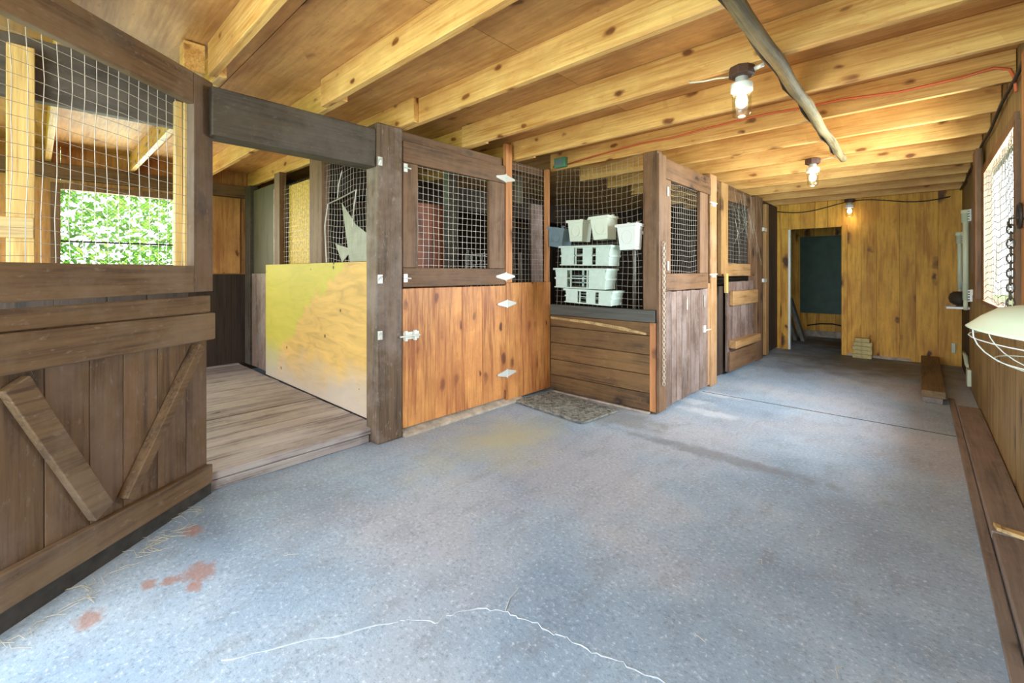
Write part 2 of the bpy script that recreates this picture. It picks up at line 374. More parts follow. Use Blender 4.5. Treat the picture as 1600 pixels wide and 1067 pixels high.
while y < 10.2:   # plywood sheets, joints under the joists
    cl.box(-6.3, -4.1, y + .002, min(y + 1.218, 10.2), ZC, ZC + .02); cl.box(-4.097, -1.66, y + .002, min(y + 1.218, 10.2), ZC, ZC + .02)
    cl.box(-1.657, .5, y + .002, min(y + 1.218, 10.2), ZC, ZC + .02); y += 1.22
struct('ceiling', cl, 'ply')
struct('roof', MB().box(-6.5, .7, -1.7, 10.4, ZC + .021, ZC + .1), 'darkZ')
# side wall with the meshed window
WY0, WY1, WZ0, WZ1 = 3.60, 5.22, 0.99, 2.03
ws = MB()
boardsV(ws, 'X', -1.6, WY0, .95, 2.46, XR, XR + .025, 24); boardsV(ws, 'X', WY1, 10.2, .95, 2.46, XR, XR + .025, 16)
boardsV(ws, 'X', WY0, WY1, WZ1, 2.46, XR, XR + .025, 9)
struct('wall_right', ws, 'upper')
wl = MB(); boardsV(wl, 'X', -1.6, 6.75, 0.0, .985, XR - .012, XR + .05, 42, 0.0, .004)
struct('wall_right_lower', wl, 'wains', .003)
struct('wall_right_recess', MB().box(XR - .004, XR + .05, 6.745, 10.2, 0, .96), 'darkZ')
w1 = MB().box(XR - .02, XR + .03, WY0 - .04, WY0 + .03, WZ0, WZ1).box(XR - .02, XR + .03, WY1 - .03, WY1 + .05, WZ0 - .05, WZ1 + .05)
w1.box(XR - .02, XR + .03, WY0, WY1, WZ1 - .02, WZ1 + .05).box(XR - .03, XR + .06, WY0, WY1, WZ0 - .03, WZ0)
win = struct('window_1', w1, 'brownZ', .003)
netting('X', WY0 + .03, WY1 - .03, WZ0, WZ1 - .02, XR - .012, .05, .0022, .012, 2, .03).build('wire_mesh', 'wiredark', win)
# end wall in knotty pine with the doorway
DX0, DX1, DZ = -1.54, -.86, 1.89
we = MB(); boardsV(we, 'Y', -1.78, DX0, 0, ZC, YE, YE + .03, 2); boardsV(we, 'Y', DX1, XR, 0, ZC, YE, YE + .03, 6, 0, .001); boardsV(we, 'Y', DX0, DX1, DZ, ZC, YE, YE + .03, 4)
struct('wall_back', we, 'pine', .002)
struct('trim_1', MB().box(DX0 - .09, DX0, YE - .02, YE + .04, 0, DZ + .02).box(DX1, DX1 + .07, YE - .02, YE + .04, 0, DZ + .02), 'pine', .003)
struct('trim_2', MB().box(DX0 - .001, DX0 + .03, YE - .012, YE + .06, 0, DZ), 'zinc', .002)
struct('baseboard_back', MB().box(DX1 + .07, -.1, YE - .012, YE, 0, .035), 'sill')
wf = MB(); boardsV(wf, 'Y', -2.4, .4, 0, ZC, 10.1, 10.14, 9)
struct('wall_far_room', wf, 'pine')
struct('wall_far_room_side', MB().box(-2.42, -2.36, YE + .03, 10.1, 0, ZC), 'darkZ')
struct('baseboard_far_room', MB().box(-1.8, .3, 10.06, 10.1, 0, .11), 'sill')
# outer wall behind the stalls, with the stall window
OY0, OY1, OZ0, OZ1 = .17, 1.06, 1.30, 2.03
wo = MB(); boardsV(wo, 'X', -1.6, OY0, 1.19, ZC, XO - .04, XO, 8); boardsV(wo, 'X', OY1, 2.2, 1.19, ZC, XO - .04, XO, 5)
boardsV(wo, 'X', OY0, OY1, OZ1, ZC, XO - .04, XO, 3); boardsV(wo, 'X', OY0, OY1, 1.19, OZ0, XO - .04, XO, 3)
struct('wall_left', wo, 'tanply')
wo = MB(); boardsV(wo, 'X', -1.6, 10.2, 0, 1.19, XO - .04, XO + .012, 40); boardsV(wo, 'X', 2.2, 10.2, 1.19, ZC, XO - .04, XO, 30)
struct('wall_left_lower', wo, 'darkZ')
w2 = MB().box(XO - .05, XO + .03, OY0 - .07, OY0, OZ0 - .05, OZ1 + .06).box(XO - .05, XO + .03, OY1, OY1 + .07, OZ0 - .05, OZ1 + .06)
w2.box(XO - .05, XO + .03, OY0, OY1, OZ1, OZ1 + .06).box(XO - .05, XO + .03, OY0, OY1, OZ0 - .05, OZ0)
win2 = struct('window_2', w2, 'brownZ', .003)
MB().box(XO - .03, XO - .01, OY0, OY1, 1.512, 1.53).build('glazing_bar', 'blackrub', win2)
netting('X', OY0, OY1, OZ0, OZ1, XO - .035, .034, .0022, .002, 2, 0, True).build('wire_mesh', 'wiredark', win2)
struct('wall_left_plate', MB().box(XO, XO + .1, -1.6, 10.2, 2.13, 2.268), 'brownY', .004)
# stall plank floor, raised a step above the concrete
pf = MB(); x = -2.88; k = 0
for wd in (.21, .22, .19, .24, .2, .23, .21, .2, .24, .22, .2, .23, .2, .22, .2, .2):
    pf.box(max(x - wd + .011, XO + .02), x, -1.4, 1.70, .055 + R(0, .004), .096 + R(0, .006)); x -= wd
    if x < XO + .1: break
pf.box(-2.93, -2.885, -1.4, 1.62, 0, .054)
struct('floor_stall', pf, 'planks', .006)

# ------------------------------------------------------------------ joists
JY = lambda k: 0.022 + .61 * k
JL = {-2: 'ceiling joist behind the viewer', -1: 'ceiling joist over the open barn end', 0: 'ceiling joist just over the viewer at the barn end',
      1: 'short visible joist end beside a block above the open braced door', 2: 'joist resting on the middle of the black header beam',
      3: 'joist resting just past the top of the old dark doorway post', 4: 'joist carrying the nearest jar lamp and its brown box',
      5: 'joist running from the orange hinge stud, between nearest lamp and orange cord', 6: 'joist carrying the orange extension cord',
      7: 'joist next beyond the one with the orange cord', 8: 'joist holding the second jar lamp by the end of the peeled pole', 9: 'first joist beyond the second jar lamp',
      10: 'second joist beyond the second jar lamp', 11: 'third joist beyond the second jar lamp', 12: 'fourth joist beyond the second jar lamp', 13: 'last joist, against the pine end wall, holding the farthest lamp'}
for k in range(-2, 14):
    y0 = JY(k); xl = -2.86 if k not in (1, 2) else -2.82
    if k >= 7: xl = -2.9
    single('ceiling_joist', JL[k], 'joist', MB().box(xl, XR - .003, y0, y0 + .04, ZJ + R(0, .004), ZC - .001), 'joist', (xl, y0, ZJ), .003, 'ceiling joists over the aisle')
SL = {-1: 'stall ceiling joist left of the meshed stall window', 0: 'stall ceiling joist nearest the meshed stall window, seen through wire', 1: 'pale stall joist crossing just inside the open stall doorway',
      2: 'stall joist running back over the plank floor', 3: 'stall joist above the window-light tinted partition', 4: 'dim joist behind the orange mesh door', 5: 'dim joist behind the orange hinge stud'}
for k in range(-1, 6):
    y0 = JY(k) + .042
    if k in (3,): y0 = JY(k) - .042
    single('stall_joist', SL[k], 'joist', MB().box(XO + .01, -2.62 if k != 1 else -2.79, y0, y0 + .04, ZJ + .002, ZC - .001), 'joist', (XO, y0, ZJ), .003, 'joists over the stalls')
single('joist_block', 'small wood block beside the nearest joist end above the braced door', 'block', MB().box(-2.95, -2.85, JY(1) - .10, JY(1) - .004, ZJ + .015, ZC - .01), 'joist', (-2.9, JY(1) - .05, ZJ), .003)

# ------------------------------------------------------------------ open braced door (two leaves), swung into the aisle
HA = math.atan2(-.77647, .63015)
t = thing('stall_door', 'open brown lower stall door with V braces, swung into the aisle', 'door', (-2.872, .640, 0), HA)
DW = 1.10
b = MB(); boardsV(b, 'Y', 0.0, DW, .076, 1.085, -.03, 0.0, 7, .008); b.build('board_panel', 'leafZ', t, .003)
def rail(z0a, z1a, z0b, z1b, a0=.0, a1=DW, th=.034, y=0.001):
    return MB().hexa([(x, yy, z) for x, zz in ((a0, (z0a, z1a)), (a1, (z0b, z1b))) for yy in (y, y + th) for z in zz])
rail(.845, .99, .868, 1.008, -.02).build('rail', 'leafX', t, .006)
rail(.995, 1.086, 1.012, 1.086, .0, DW, .02).build('rail', 'leafX', t, .004)
rail(.062, .165, .075, .21, .0).build('rail', 'leafX', t, .006)
def brace(p, q, w, name='brace', y=.001, th=.036):
    p, q = Vector((p[0], 0, p[1])), Vector((q[0], 0, q[1])); n = Vector((-(q - p).z, 0, (q - p).x)).normalized() * w / 2
    return MB().prism([p - n + Vector((0, y, 0)), p + n + Vector((0, y, 0)), q + n + Vector((0, y, 0)), q - n + Vector((0, y, 0))], (0, th, 0))
brace((.905, .83), (.60, .225), .085).build('brace', 'leafX', t, .004)
brace((.09, .825), (.50, .225), .045, th=.05).build('brace', 'leafX', t, .004)
tag(MB().hexa([(x, y_, z_) for x in (0, DW) for y_ in (-.029, .024) for z_ in (0, .060 + .013 * x / DW)]).build('wear_strip', 'slab', t), 'crumbling dark bottom edge')
t = thing('mesh_door', 'open upper stall door with brown frame and wire, above the braced door', 'door', (-2.872, .640, 1.09), HA)
Z0 = 1.09
box('stile', 'leafZ', t, -.03, .105, -.03, .012, 1.108 - Z0, 2.262 - Z0); box('stile', 'leafZ', t, DW - .12, DW, -.03, .012, 1.108 - Z0, 2.262 - Z0)
box('rail', 'leafX', t, .106, DW - .121, -.028, .012, 2.095 - Z0, 2.262 - Z0); box('rail', 'leafX', t, .106, DW - .121, -.028, .014, 1.108 - Z0, 1.246 - Z0)
netting('Y', .10, DW - .12, 1.24 - Z0, 2.10 - Z0, -.032, .05, .0013, .005).build('wire_mesh', 'wire', t)
# stall front beside the doorway, behind the open door
t = thing('stall_partition', 'stall front with pale studs and wire opening behind the open door', 'partition', (-2.87, 0, 0))
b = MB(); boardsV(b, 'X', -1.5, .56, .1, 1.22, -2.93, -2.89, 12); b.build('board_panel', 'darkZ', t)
box('stud', 'yelZ', t, -2.93, -2.87, -.085, .0, 1.221, 2.2); box('stud', 'yelZ', t, -2.93, -2.888, .50, .535, 1.221, 2.12); box('stud', 'yelZ', t, -2.93, -2.868, .537, .58, 1.221, 2.12)
box('rail', 'yelY', t, -2.885, -2.86, -.5, -.003, 1.36, 1.45); box('header', 'black', t, -2.99, -2.935, -1.5, .60, 1.99, 2.268)
# ------------------------------------------------------------------ doorway header and post
single('header_beam', 'thick blackened header beam over the open stall doorway', 'beam', MB().box(-2.94, -2.80, .645, 1.622, 1.952, 2.218), 'black', (-2.87, 1.1, 1.95), .008)
t = thing('doorway_post', 'thick old brown post between doorway and orange door', 'post', (-2.87, 1.73, 0))
p = box('post_body', 'postA', t, -2.95, -2.787, 1.626, 1.834, 0, 2.27, .016)
for (yy, zz) in ((1.64, 1.992), (1.64, 1.165), (1.64, .77)):
    c = MB().box(-2.787, -2.779, yy - .012, yy + .02, zz - .03, zz + .03); 
    o = c.build('catch', 'zinc', t); MB().tube([(-2.777, yy - .005, zz - .02), (-2.765, yy, zz), (-2.777, yy + .012, zz + .02)], .006, 6).build('staple', 'zinc', o)
# ------------------------------------------------------------------ orange Dutch door
def strap(parent, y, z, w=.122, h=.035, x=XS):
    m = MB().prism([(x + .001, y - w, z - .008), (x + .001, y, z - h), (x + .001, y + w, z - .008), (x + .001, y + w, z + .008), (x + .001, y, z + h), (x + .001, y - w, z + .008)], (.006, 0, 0))
    o = m.build('hinge', 'zinc', parent); MB().tube([(x + .008, y, z - h - .004), (x + .008, y, z + h + .004)], .007, 8).build('hinge_pin', 'zinc', o); return o
t = thing('mesh_door', 'closed upper door with wire mesh in dark brown frame above orange boards', 'door', (XS, 2.38, 1.10))
box('stile', 'brownZ', t, XS - .035, XS - .002, 1.842, 1.975, 1.248, 2.028); box('stile', 'brownZ', t, XS - .035, XS - .002, 2.735, 2.93, 1.248, 2.028)
box('rail', 'brownY', t, XS - .035, XS, 1.842, 2.932, 2.03, 2.188); box('rail', 'brownY', t, XS - .035, XS, 1.842, 2.932, 1.102, 1.246)
netting('X', 1.97, 2.74, 1.24, 2.035, XS - .036, .0505, .0014, .003).build('wire_mesh', 'wire', t)
strap(t, 2.935, 2.075); strap(t, 2.935, 1.175)
for zz in (1.985, 1.17):
    o = MB().box(XS, XS + .010, 1.845, 1.875, zz - .03, zz + .03).build('latch', 'zinc', t); MB().tube([(XS + .014, 1.84, zz), (XS + .018, 1.90, zz - .003)], .006, 6).build('pin', 'zinc', o)
t = thing('half_door', 'closed lower half door of orange knotty pine boards', 'door', (XS, 2.38, .06))
b = MB(); boardsV(b, 'X', 1.838, 2.944, .062, 1.092, XS - .03, XS, 4, 0, .0012); b.build('board_panel', 'orange', t, .002)
strap(t, 2.95, .925, x=XS + .002); strap(t, 2.95, .285, x=XS + .002)
o = MB().box(XS, XS + .006, 1.842, 1.98, .715, .77).box(XS, XS + .022, 1.85, 1.87, .705, .78).box(XS, XS + .022, 1.93, 1.95, .705, .78).build('bolt', 'zinc', t)
MB().tube([(XS + .030, 1.80, .742), (XS + .030, 1.97, .742)], .007, 8).build('bolt_rod', 'zinc', o)
single('hinge_stud', 'tall orange stud carrying the strap hinges, beside the mesh door', 'stud', MB().box(XS - .04, XS - .002, 2.945, 3.03, 1.118, 2.40), 'stud', (XS, 2.98, 1.11), .003)
t = thing('orange_partition', 'fixed orange pine panel with wire above, right of the half door', 'partition', (XS, 3.3, 0))
b = MB(); boardsV(b, 'X', 2.947, 3.607, .03, 1.116, XS - .03, XS, 3, 0, .0012); b.build('board_panel', 'orange', t, .002)
netting('X', 3.03, 3.55, 1.118, 2.26, XS - .036, .05, .0015, .003).build('wire_mesh', 'wire', t)
box('corner_stud', 'stud', t, XS - .04, XS + .012, 3.548, 3.582, 1.118, 2.265)
single('top_plate', 'dark plate on edge above the mesh door, under the joist ends', 'beam', MB().box(-2.93, -2.845, 1.838, 3.58, 2.19, 2.268), 'brownY', (-2.88, 2.7, 2.19), .004)
single('door_sill', 'dusty pale sill strip under the orange door', 'sill', MB().hexa([(x, y, z) for x in (-2.86, -2.765) for y in (1.84, 3.15) for z in (0, .055 if x < -2.8 else .02)]), 'sill', (-2.8, 2.5, 0), .004)
# ------------------------------------------------------------------ recess partition
t = thing('board_partition', 'dark horizontal board partition under the wire with hanging crates', 'partition', (-2.2, YB, 0))
b = MB(); boardsH(b, 'Y', -2.785, -1.712, [.02, .17, .33, .50, .665, .78], YB - .022, YB + .01); b.build('board_panel', 'bayX', t, .004)
tag(box('top_board', 'greyX', t, -2.785, -1.66, YB - .03, YB + .01, .782, .888), 'grey painted top board')
MB().prism([(-2.78, YB - .027, .742), (-2.3, YB - .027, .722), (-1.95, YB - .027, .69), (-1.74, YB - .027, .672), (-1.74, YB - .027, .688), (-1.95, YB - .027, .722), (-2.3, YB - .027, .748), (-2.78, YB - .027, .762)], (0, .005, 0)).build('split_edge', 'yelY', t)
box('corner_board', 'stud', t, -1.71, -1.655, YB - .026, YB + .01, .02, .78)
netting('Y', -2.74, -1.79, .889, 2.265, YB + .004, .052, .0013, .006, 2, .05, False, .058).build('wire_mesh', 'wire', t)
box('ledge', 'sill', t, -2.75, -1.7, YB - .05, YB - .023, .0, .018)
t = thing('chain_post', 'weathered square post at the recess corner with a chain', 'post', (-1.72, 3.67, 0))
box('post_body', 'brownZ', t, -1.79, -1.655, YB + .012, YB + .10, .0, 2.262, .008)
box('side_board', 'brownZ', t, -1.652, -1.626, YB - .02, 3.735, .02, 2.225, .004)
# chain
ch = MB(); zt, zb = 1.43, .25; nl = 46; pit = (zt - zb) / nl
for i in range(nl):
    zc = zt - pit * (i + .5); ring = []
    for a in range(10):
        u = math.cos(a * math.pi / 5) * .011; v = math.sin(a * math.pi / 5) * pit * .66
        ring.append((-1.606 + (u if i % 2 else 0), 3.64 + (0 if i % 2 else u), zc + v))
    ch.tube(ring, .0034, 5, True)
t = thing('hanging_chain', 'long steel chain hanging down the recess corner post', 'chain', (-1.606, 3.64, .25))
ch.build('links', 'chain', t, smooth=True)
MB().tube([(-1.626, 3.64, 1.44), (-1.60, 3.64, 1.445), (-1.596, 3.64, 1.462), (-1.61, 3.64, 1.475), (-1.622, 3.64, 1.465)], .004, 6).build('hook', 'chain', t)

# ------------------------------------------------------------------ pots and crates hung on the wire
def pot(label, cx, yb, zt, w, h, d, mat, tilt, side=None):
    """square tapered hanging pot; back face against the wire at yb"""
    t = thing('hanging_pot', label, 'pot', (cx, yb, zt), 0, 'pots hung on the wire above the crates')
    m = Matrix.Rotation(tilt, 4, 'Y'); k = .80
    def fr(sx, y0, y1, z, s): return [m @ Vector((sx0 * w / 2 * s, yy, z)) for sx0, yy in ((-1, y0), (1, y0), (1, y1), (-1, y1))]
    o = fr(1, -d, 0, 0, 1) + fr(1, -d * .86, 0, -h, k); i_ = fr(1, -d + .008, -.008, 0, .93) + fr(1, -d * .84, -.008, -h + .008, k * .9)
    b = MB().add(o + i_, [(0, 1, 5, 4), (1, 2, 6, 5), (2, 3, 7, 6), (3, 0, 4, 7), (4, 5, 6, 7), (8, 9, 13, 12), (9, 10, 14, 13), (10, 11, 15, 14), (11, 8, 12, 15), (12, 13, 14, 15),
                         (0, 1, 9, 8), (1, 2, 10, 9), (2, 3, 11, 10), (3, 0, 8, 11)])
    for q in b.v[:]: pass
    b.v = [tuple(Vector(q) + Vector((cx, yb, zt))) for q in b.v]
    b.build('pot_body', mat, t)
    r = MB()
    def bar(x0, x1, y0, y1, z0, z1): r.hexa([m @ Vector((x, y, z)) + Vector((cx, yb, zt)) for x in (x0, x1) for y in (y0, y1) for z in (z0, z1)])
    e = .012
    bar(-w / 2 - e, w / 2 + e, -d - e, -d + .002, -.02, .004); bar(-w / 2 - e, w / 2 + e, -.004, .004, -.02, .004)
    bar(-w / 2 - e, -w / 2 + .002, -d, 0, -.02, .004); bar(w / 2 - .002, w / 2 + e, -d, 0, -.02, .004)
    r.build('rim', mat, t)
    r = MB(); ring = [m @ Vector((math.cos(a * math.pi / 8) * w * .27, -d * .935 - .003, -h * .5 + math.sin(a * math.pi / 8) * h * .27)) + Vector((cx, yb, zt)) for a in range(16)]
    r.tube(ring, .0025, 5, True)
    for zz in (-h * .22, -h * .78): bar2 = r.hexa([m @ Vector((x, -d * .95 + y, zz + z)) + Vector((cx, yb, zt)) for x in (-w * .36, w * .36) for y in (0, .012) for z in (-.004, .004)])
    r.build('embossed_front', mat, t)
    for sx in (-.25, .25):
        r = MB(); bar(sx * w - .012, sx * w + .012, -.004, .004, .0, .03); bar(sx * w - .012, sx * w + .012, .004, .022, .022, .03)
        r.build('hook', mat, t)
YW = YB - .002
pot('tilted grey pot hung on the wire, leftmost above the crates', -2.60, YW, 1.645, .19, .185, .17, 'potg', .16)
pot('cream pot with grey side, hung second above the crates', -2.385, YW, 1.70, .17, .195, .16, 'potc', .03)
pot('cream pot hung between the second pot and the lone white pot', -2.125, YW, 1.715, .18, .205, .17, 'potc', -.03)
pot('white pot with two hooks hung alone near the corner post', -1.875, YW, 1.63, .18, .22, .13, 'potw', -.02)
def crate(label, x0, x1, zt, zb, tilt, panels, yf=YB - .20):
    """slatted three-bay nursery crate hung on the wire"""
    t = thing('plastic_crate', label, 'crate', ((x0 + x1) / 2, YW, zb), 0, 'pale plastic crates hung on the wire')
    c = Vector(((x0 + x1) / 2, YW, zt)); m = Matrix.Rotation(tilt, 4, 'Y'); w = (x1 - x0) / 2; h = zt - zb; d = YW - yf
    def bar(mb, xa, xb, ya, yb, za, zb_, sl=0.0):
        mb.hexa([c + m @ Vector((x * (1 + sl * z / h * .10), y, z)) for x in (xa, xb) for y in (ya, yb) for z in (za, zb_)])
    b = MB()
    bar(b, -w * .92, w * .92, -d + .01, -.01, -h, -h + .008); [bar(b, -w * .92, w * .92, -.012, -.004, q * h - .012, q * h) for q in (0, -.35, -.7)]; [bar(b, q * w - .01, q * w + .01, -.012, -.004, -h, 0) for q in (-.9, -.3, .3, .9)]
    for sx in (-1, 1): bar(b, sx * w - .004, sx * w + .004, -d + .005, -.005, -h, -.0, 1)
    for a0, a1 in panels: bar(b, -w + 2 * w * a0, -w + 2 * w * a1, -d, -d + .007, -h + .008, -.008)
    b.build('crate_body', 'crate', t)
    b = MB()
    for za, zb_ in ((-.012, .002), (-h * .51, -h * .47), (-h, -h + .010)): bar(b, -w, w, -d - .008, -d + .004, za, zb_)
    for a in (.34, .66): bar(b, -w + 2 * w * a - .005, -w + 2 * w * a + .005, -d - .008, -d + .004, -h + .01, -.01)
    b.build('front_bars', 'crate', t)
    b = MB(); e = .014
    bar(b, -w - e, w + e, -d - e, -d, -.012, .006); bar(b, -w - e, w + e, -.008, .001, -.012, .006)
    for sx in (-1, 1): bar(b, sx * w - (e if sx < 0 else 0), sx * w + (e if sx > 0 else 0), -d, -.008, -.012, .006); bar(b, sx * w * .985 - .006, sx * w * .985 + .006, -d, -.01, -h * .55, -h * .45)
    b.build('rim', 'crate', t)
crate('topmost of the three pale crates, with three solid front panels', -2.525, -1.99, 1.452, 1.275, .02, ((.02, .29), (.47, .66), (.73, .98)))
crate('middle of the three pale crates, with an open slatted front', -2.59, -2.03, 1.245, 1.065, .015, ((.02, .25), (.68, .98)))
crate('lowest of the three pale crates, over the grey top board', -2.47, -1.97, 1.050, .925, .03, ((.02, .28), (.47, .66), (.73, .98)))

# ------------------------------------------------------------------ far stall fronts along the aisle
single('stall_header', 'dark header beam above the weathered mesh door past the chain', 'beam', MB().box(-1.72, XF, 3.74, 4.86, 2.03, 2.21), 'brownY', (-1.67, 4.3, 2.03), .005)
t = thing('mesh_door', 'weathered upper door with sagging wire beside the chain post', 'door', (XF, 4.25, 1.05))
box('stile', 'brownZ', t, XF - .035, XF, 3.738, 3.84, 1.205, 2.026); box('stile', 'brownZ', t, XF - .035, XF, 4.55, 4.77, 1.205, 2.026)
box('rail', 'brownY', t, XF - .035, XF + .003, 3.738, 4.77, 1.05, 1.203)
netting('X', 3.84, 4.56, 1.20, 2.03, XF - .036, .05, .0015, .008, 2).build('wire_mesh', 'wire', t)
for zz in (1.92, 1.27): MB().box(XF + .001, XF + .012, 3.745, 3.775, zz - .04, zz + .04).build('hinge', 'zinc', t)
t = thing('half_door', 'weathered grey brown lower half door beside the chain post', 'door', (XF, 4.25, .03))
b = MB(); boardsV(b, 'X', 3.738, 4.77, .03, 1.046, XF - .03, XF, 9, .01, .005); b.build('board_panel', 'weathZ', t, .003)
for yy in (4.2, 4.66): MB().box(XF, XF + .006, yy - .012, yy + .012, .86, .98).build('hinge', 'sill', t)
o = MB().box(XF, XF + .012, 4.62, 4.68, .60, .67).build('latch', 'zinc', t); MB().tube([(XF + .014, 4.64, .62), (XF + .02, 4.78, .62)], .007, 6).build('pin', 'zinc', o)
t = thing('split_post', 'pale orange split post past the weathered half door', 'post', (XF, 4.92, 0))
box('post_body', 'splitZ', t, XF - .09, XF - .004, 4.865, 5.06, 0, 2.262, .008); box('side_strip', 'splitZ', t, XF - .05, XF - .008, 4.782, 4.86, .03, 1.10)
for zz in (1.94, 1.18): MB().box(XF - .004, XF + .008, 4.88, 4.99, zz - .02, zz + .02).tube([(XF + .01, 4.80, zz + .01), (XF + .014, 5.0, zz + .015)], .008, 6).build('catch', 'zinc', t)
t = thing('dark_partition', 'dark stall panel with wire above, just past the split post', 'partition', (XF - .05, 5.5, 0))
b = MB(); boardsV(b, 'X', 5.065, 6.62, .02, 1.05, XF - .12, XF - .09, 10); b.build('board_panel', 'darkZ', t)
netting('X', 5.065, 6.62, 1.06, 2.26, XF - .10, .05, .0014, .005, 3).build('wire_mesh', 'wiredark', t)
b = box('rail', 'brownY', t, XF - .10, XF - .06, 5.065, 6.62, 2.12, 2.26)
HB = math.radians(88)
t = thing('mesh_door', 'pale brown upper door with cobweb, standing ajar down the aisle', 'door', (XF + .01, 6.46, 1.12), math.radians(-93))
zz = 1.12
box('stile', 'brownZ', t, -.001, .16, -.03, .006, 1.17 - zz, 2.2 - zz); box('stile', 'tanZ', t, .96, 1.16, -.03, .02, 1.17 - zz, 2.24 - zz)
box('rail', 'brownX', t, .161, .959, -.03, .004, 2.06 - zz, 2.2 - zz); box('rail', 'tanX', t, .161, .959, -.03, .008, 1.17 - zz, 1.32 - zz)
netting('Y', .16, .96, 1.3 - zz, 2.07 - zz, -.032, .05, .0013, .004).build('wire_mesh', 'wire', t)
web = MB()
for i in range(34):
    a = Vector((XF + .03 + R(0, .05), R(5.35, 6.4), R(1.75, 2.2))); c2 = a + Vector((R(-.01, .05), R(-.35, .35), R(-.55, -.1)))
    mid = (a + c2) / 2 + Vector((R(-.01, .02), 0, -R(.01, .06))); web.tube([a, mid, c2], R(.0008, .002), 4)
single('cobweb', 'dusty grey cobweb draped over the pale mesh door', 'cobweb', web, 'web', (XF, 6.0, 1.9), 0, None, False, 'stuff')
t = thing('half_door', 'lower door with bulky rails standing ajar under the cobwebbed door', 'door', (XF + .0, 6.5, 0.02), math.radians(-92))
b = MB(); boardsV(b, 'Y', .02, .98, .02, 1.09, -.03, 0.0, 6, .01, .004); b.build('board_panel', 'weathZ', t, .003)
box('rail', 'tanX', t, .0, .93, .001, .05, .80, .97, .006); box('rail', 'tanX', t, .0, .95, .001, .085, .30, .39, .006)
box('rail', 'brownX', t, .0, .98, .001, .035, .03, .26, .006)
single('door_prop', 'short pale stick hanging beside the ajar lower door', 'stick', MB().box(XF + .0, XF + .03, 5.28, 5.34, .98, 1.20), 'yelZ', (XF, 5.3, .98))
t = thing('end_post', 'brown post before the pine end wall', 'post', (XF - .03, 6.9, 0))
box('post_body', 'brownZ', t, XF - .12, XF - .01, 6.68, 6.98, 0, 2.262, .006); box('edge_strip', 'tanZ', t, XF - .05, XF - .005, 7.15, 7.3, .02, 2.2)
for zz in (1.82, 1.1): MB().box(XF - .01, XF + .012, 6.95, 7.12, zz - .025, zz + .025).build('catch', 'zinc', t)
t = thing('end_partition', 'dark boarded stall panel next to the end wall', 'partition', (XF - .05, 7.6, 0))
b = MB(); boardsV(b, 'X', 6.99, 8.09, .02, 2.26, XF - .10, XF - .06, 7); b.build('board_panel', 'darkZ', t)

# ------------------------------------------------------------------ open stall interior
YP = 1.708
t = thing('plywood_partition', 'yellow window-light tinted plywood sheet beside the stall plank floor', 'partition', (-4.1, YP, .1))
MB().box(-5.24, -3.0, YP, YP + .018, .105, 1.295).build('sheet', 'green_cast', t, .002)
t = thing('stall_divider', 'stall divider with brown posts and torn wire above the plywood sheet', 'partition', (-4.5, 1.78, 0))
box('stud', 'brownZ', t, -5.05, -4.90, YP + .02, YP + .09, .1, 2.262); box('stud', 'brownZ', t, -4.16, -3.90, YP + .02, YP + .09, .1, 2.262)
tag(box('stud', 'black', t, -6.12, -5.93, YP + .05, YP + .14, .1, 2.262), 'blackened stud at the outer wall')
box('white_edge', 'sill', t, -5.07, -5.052, YP + .02, YP + .06, 1.3, 2.1)
tag(box('backing_sheet', 'osb', t, -4.86, -4.0, YP + .10, YP + .11, 1.3, 2.12), 'yellow strand board sheet')
tag(box('side_panel', 'olive', t, -5.93, -5.06, YP + .09, YP + .10, 1.2, 2.2), 'dull olive panel')
b = MB(); boardsV(b, 'Y', -5.9, -5.24, .1, 1.2, YP + .06, YP + .09, 4); b.build('board_panel', 'weathZ', t)
netting('Y', -3.9, -2.96, 1.25, 2.26, YP + .05, .05, .0010, .012, 2, .03).build('wire_mesh', 'wire', t)
netting('Y', -4.9, -4.16, 1.3, 2.12, YP + .06, .05, .0012, .004, 3).build('wire_mesh', 'wire', t)
b = MB()
b.tube([(-3.83, YP + .03, 1.3), (-3.84, YP + .02, 1.62), (-3.80, YP + .03, 1.81), (-3.55, YP + .02, 1.83), (-3.30, YP + .03, 1.87), (-3.32, YP + .02, 1.72), (-3.36, YP + .03, 1.58)], .006, 5)
b.tube([(-3.62, YP + .03, 1.84), (-3.58, YP + .02, 1.95), (-3.54, YP + .03, 2.06)], .005, 5)
b.build('torn_edge', 'wire', t)
rg = MB().add([(-3.60, YP + .045, 1.80), (-3.36, YP + .06, 1.60), (-3.10, YP + .05, 1.48), (-3.02, YP + .05, 1.3), (-3.46, YP + .045, 1.3), (-3.5, YP + .07, 1.5)], [(0, 1, 5), (1, 2, 3, 4, 5)])
rg = MB().prism([(-3.60, YP + .056, 1.80), (-3.36, YP + .056, 1.60), (-3.10, YP + .056, 1.48), (-3.02, YP + .056, 1.3), (-3.46, YP + .056, 1.3)], (0, .006, 0))
rg.prism([(-3.72, YP + .058, 1.46), (-3.42, YP + .058, 1.40), (-3.60, YP + .058, 1.3)], (0, .006, 0))
single('torn_sack', 'pale torn sack stuck behind the torn wire of the stall', 'sack', rg, 'rag', (-3.3, YP + .06, 1.3), 0)
single('back_panel', 'tan plywood panel above the dark boards at the stall back', 'panel', MB().box(XO + .015, XO + .03, 1.2, 1.72, 1.2, 2.125), 'tanply', (XO, 1.45, 1.2), .002)
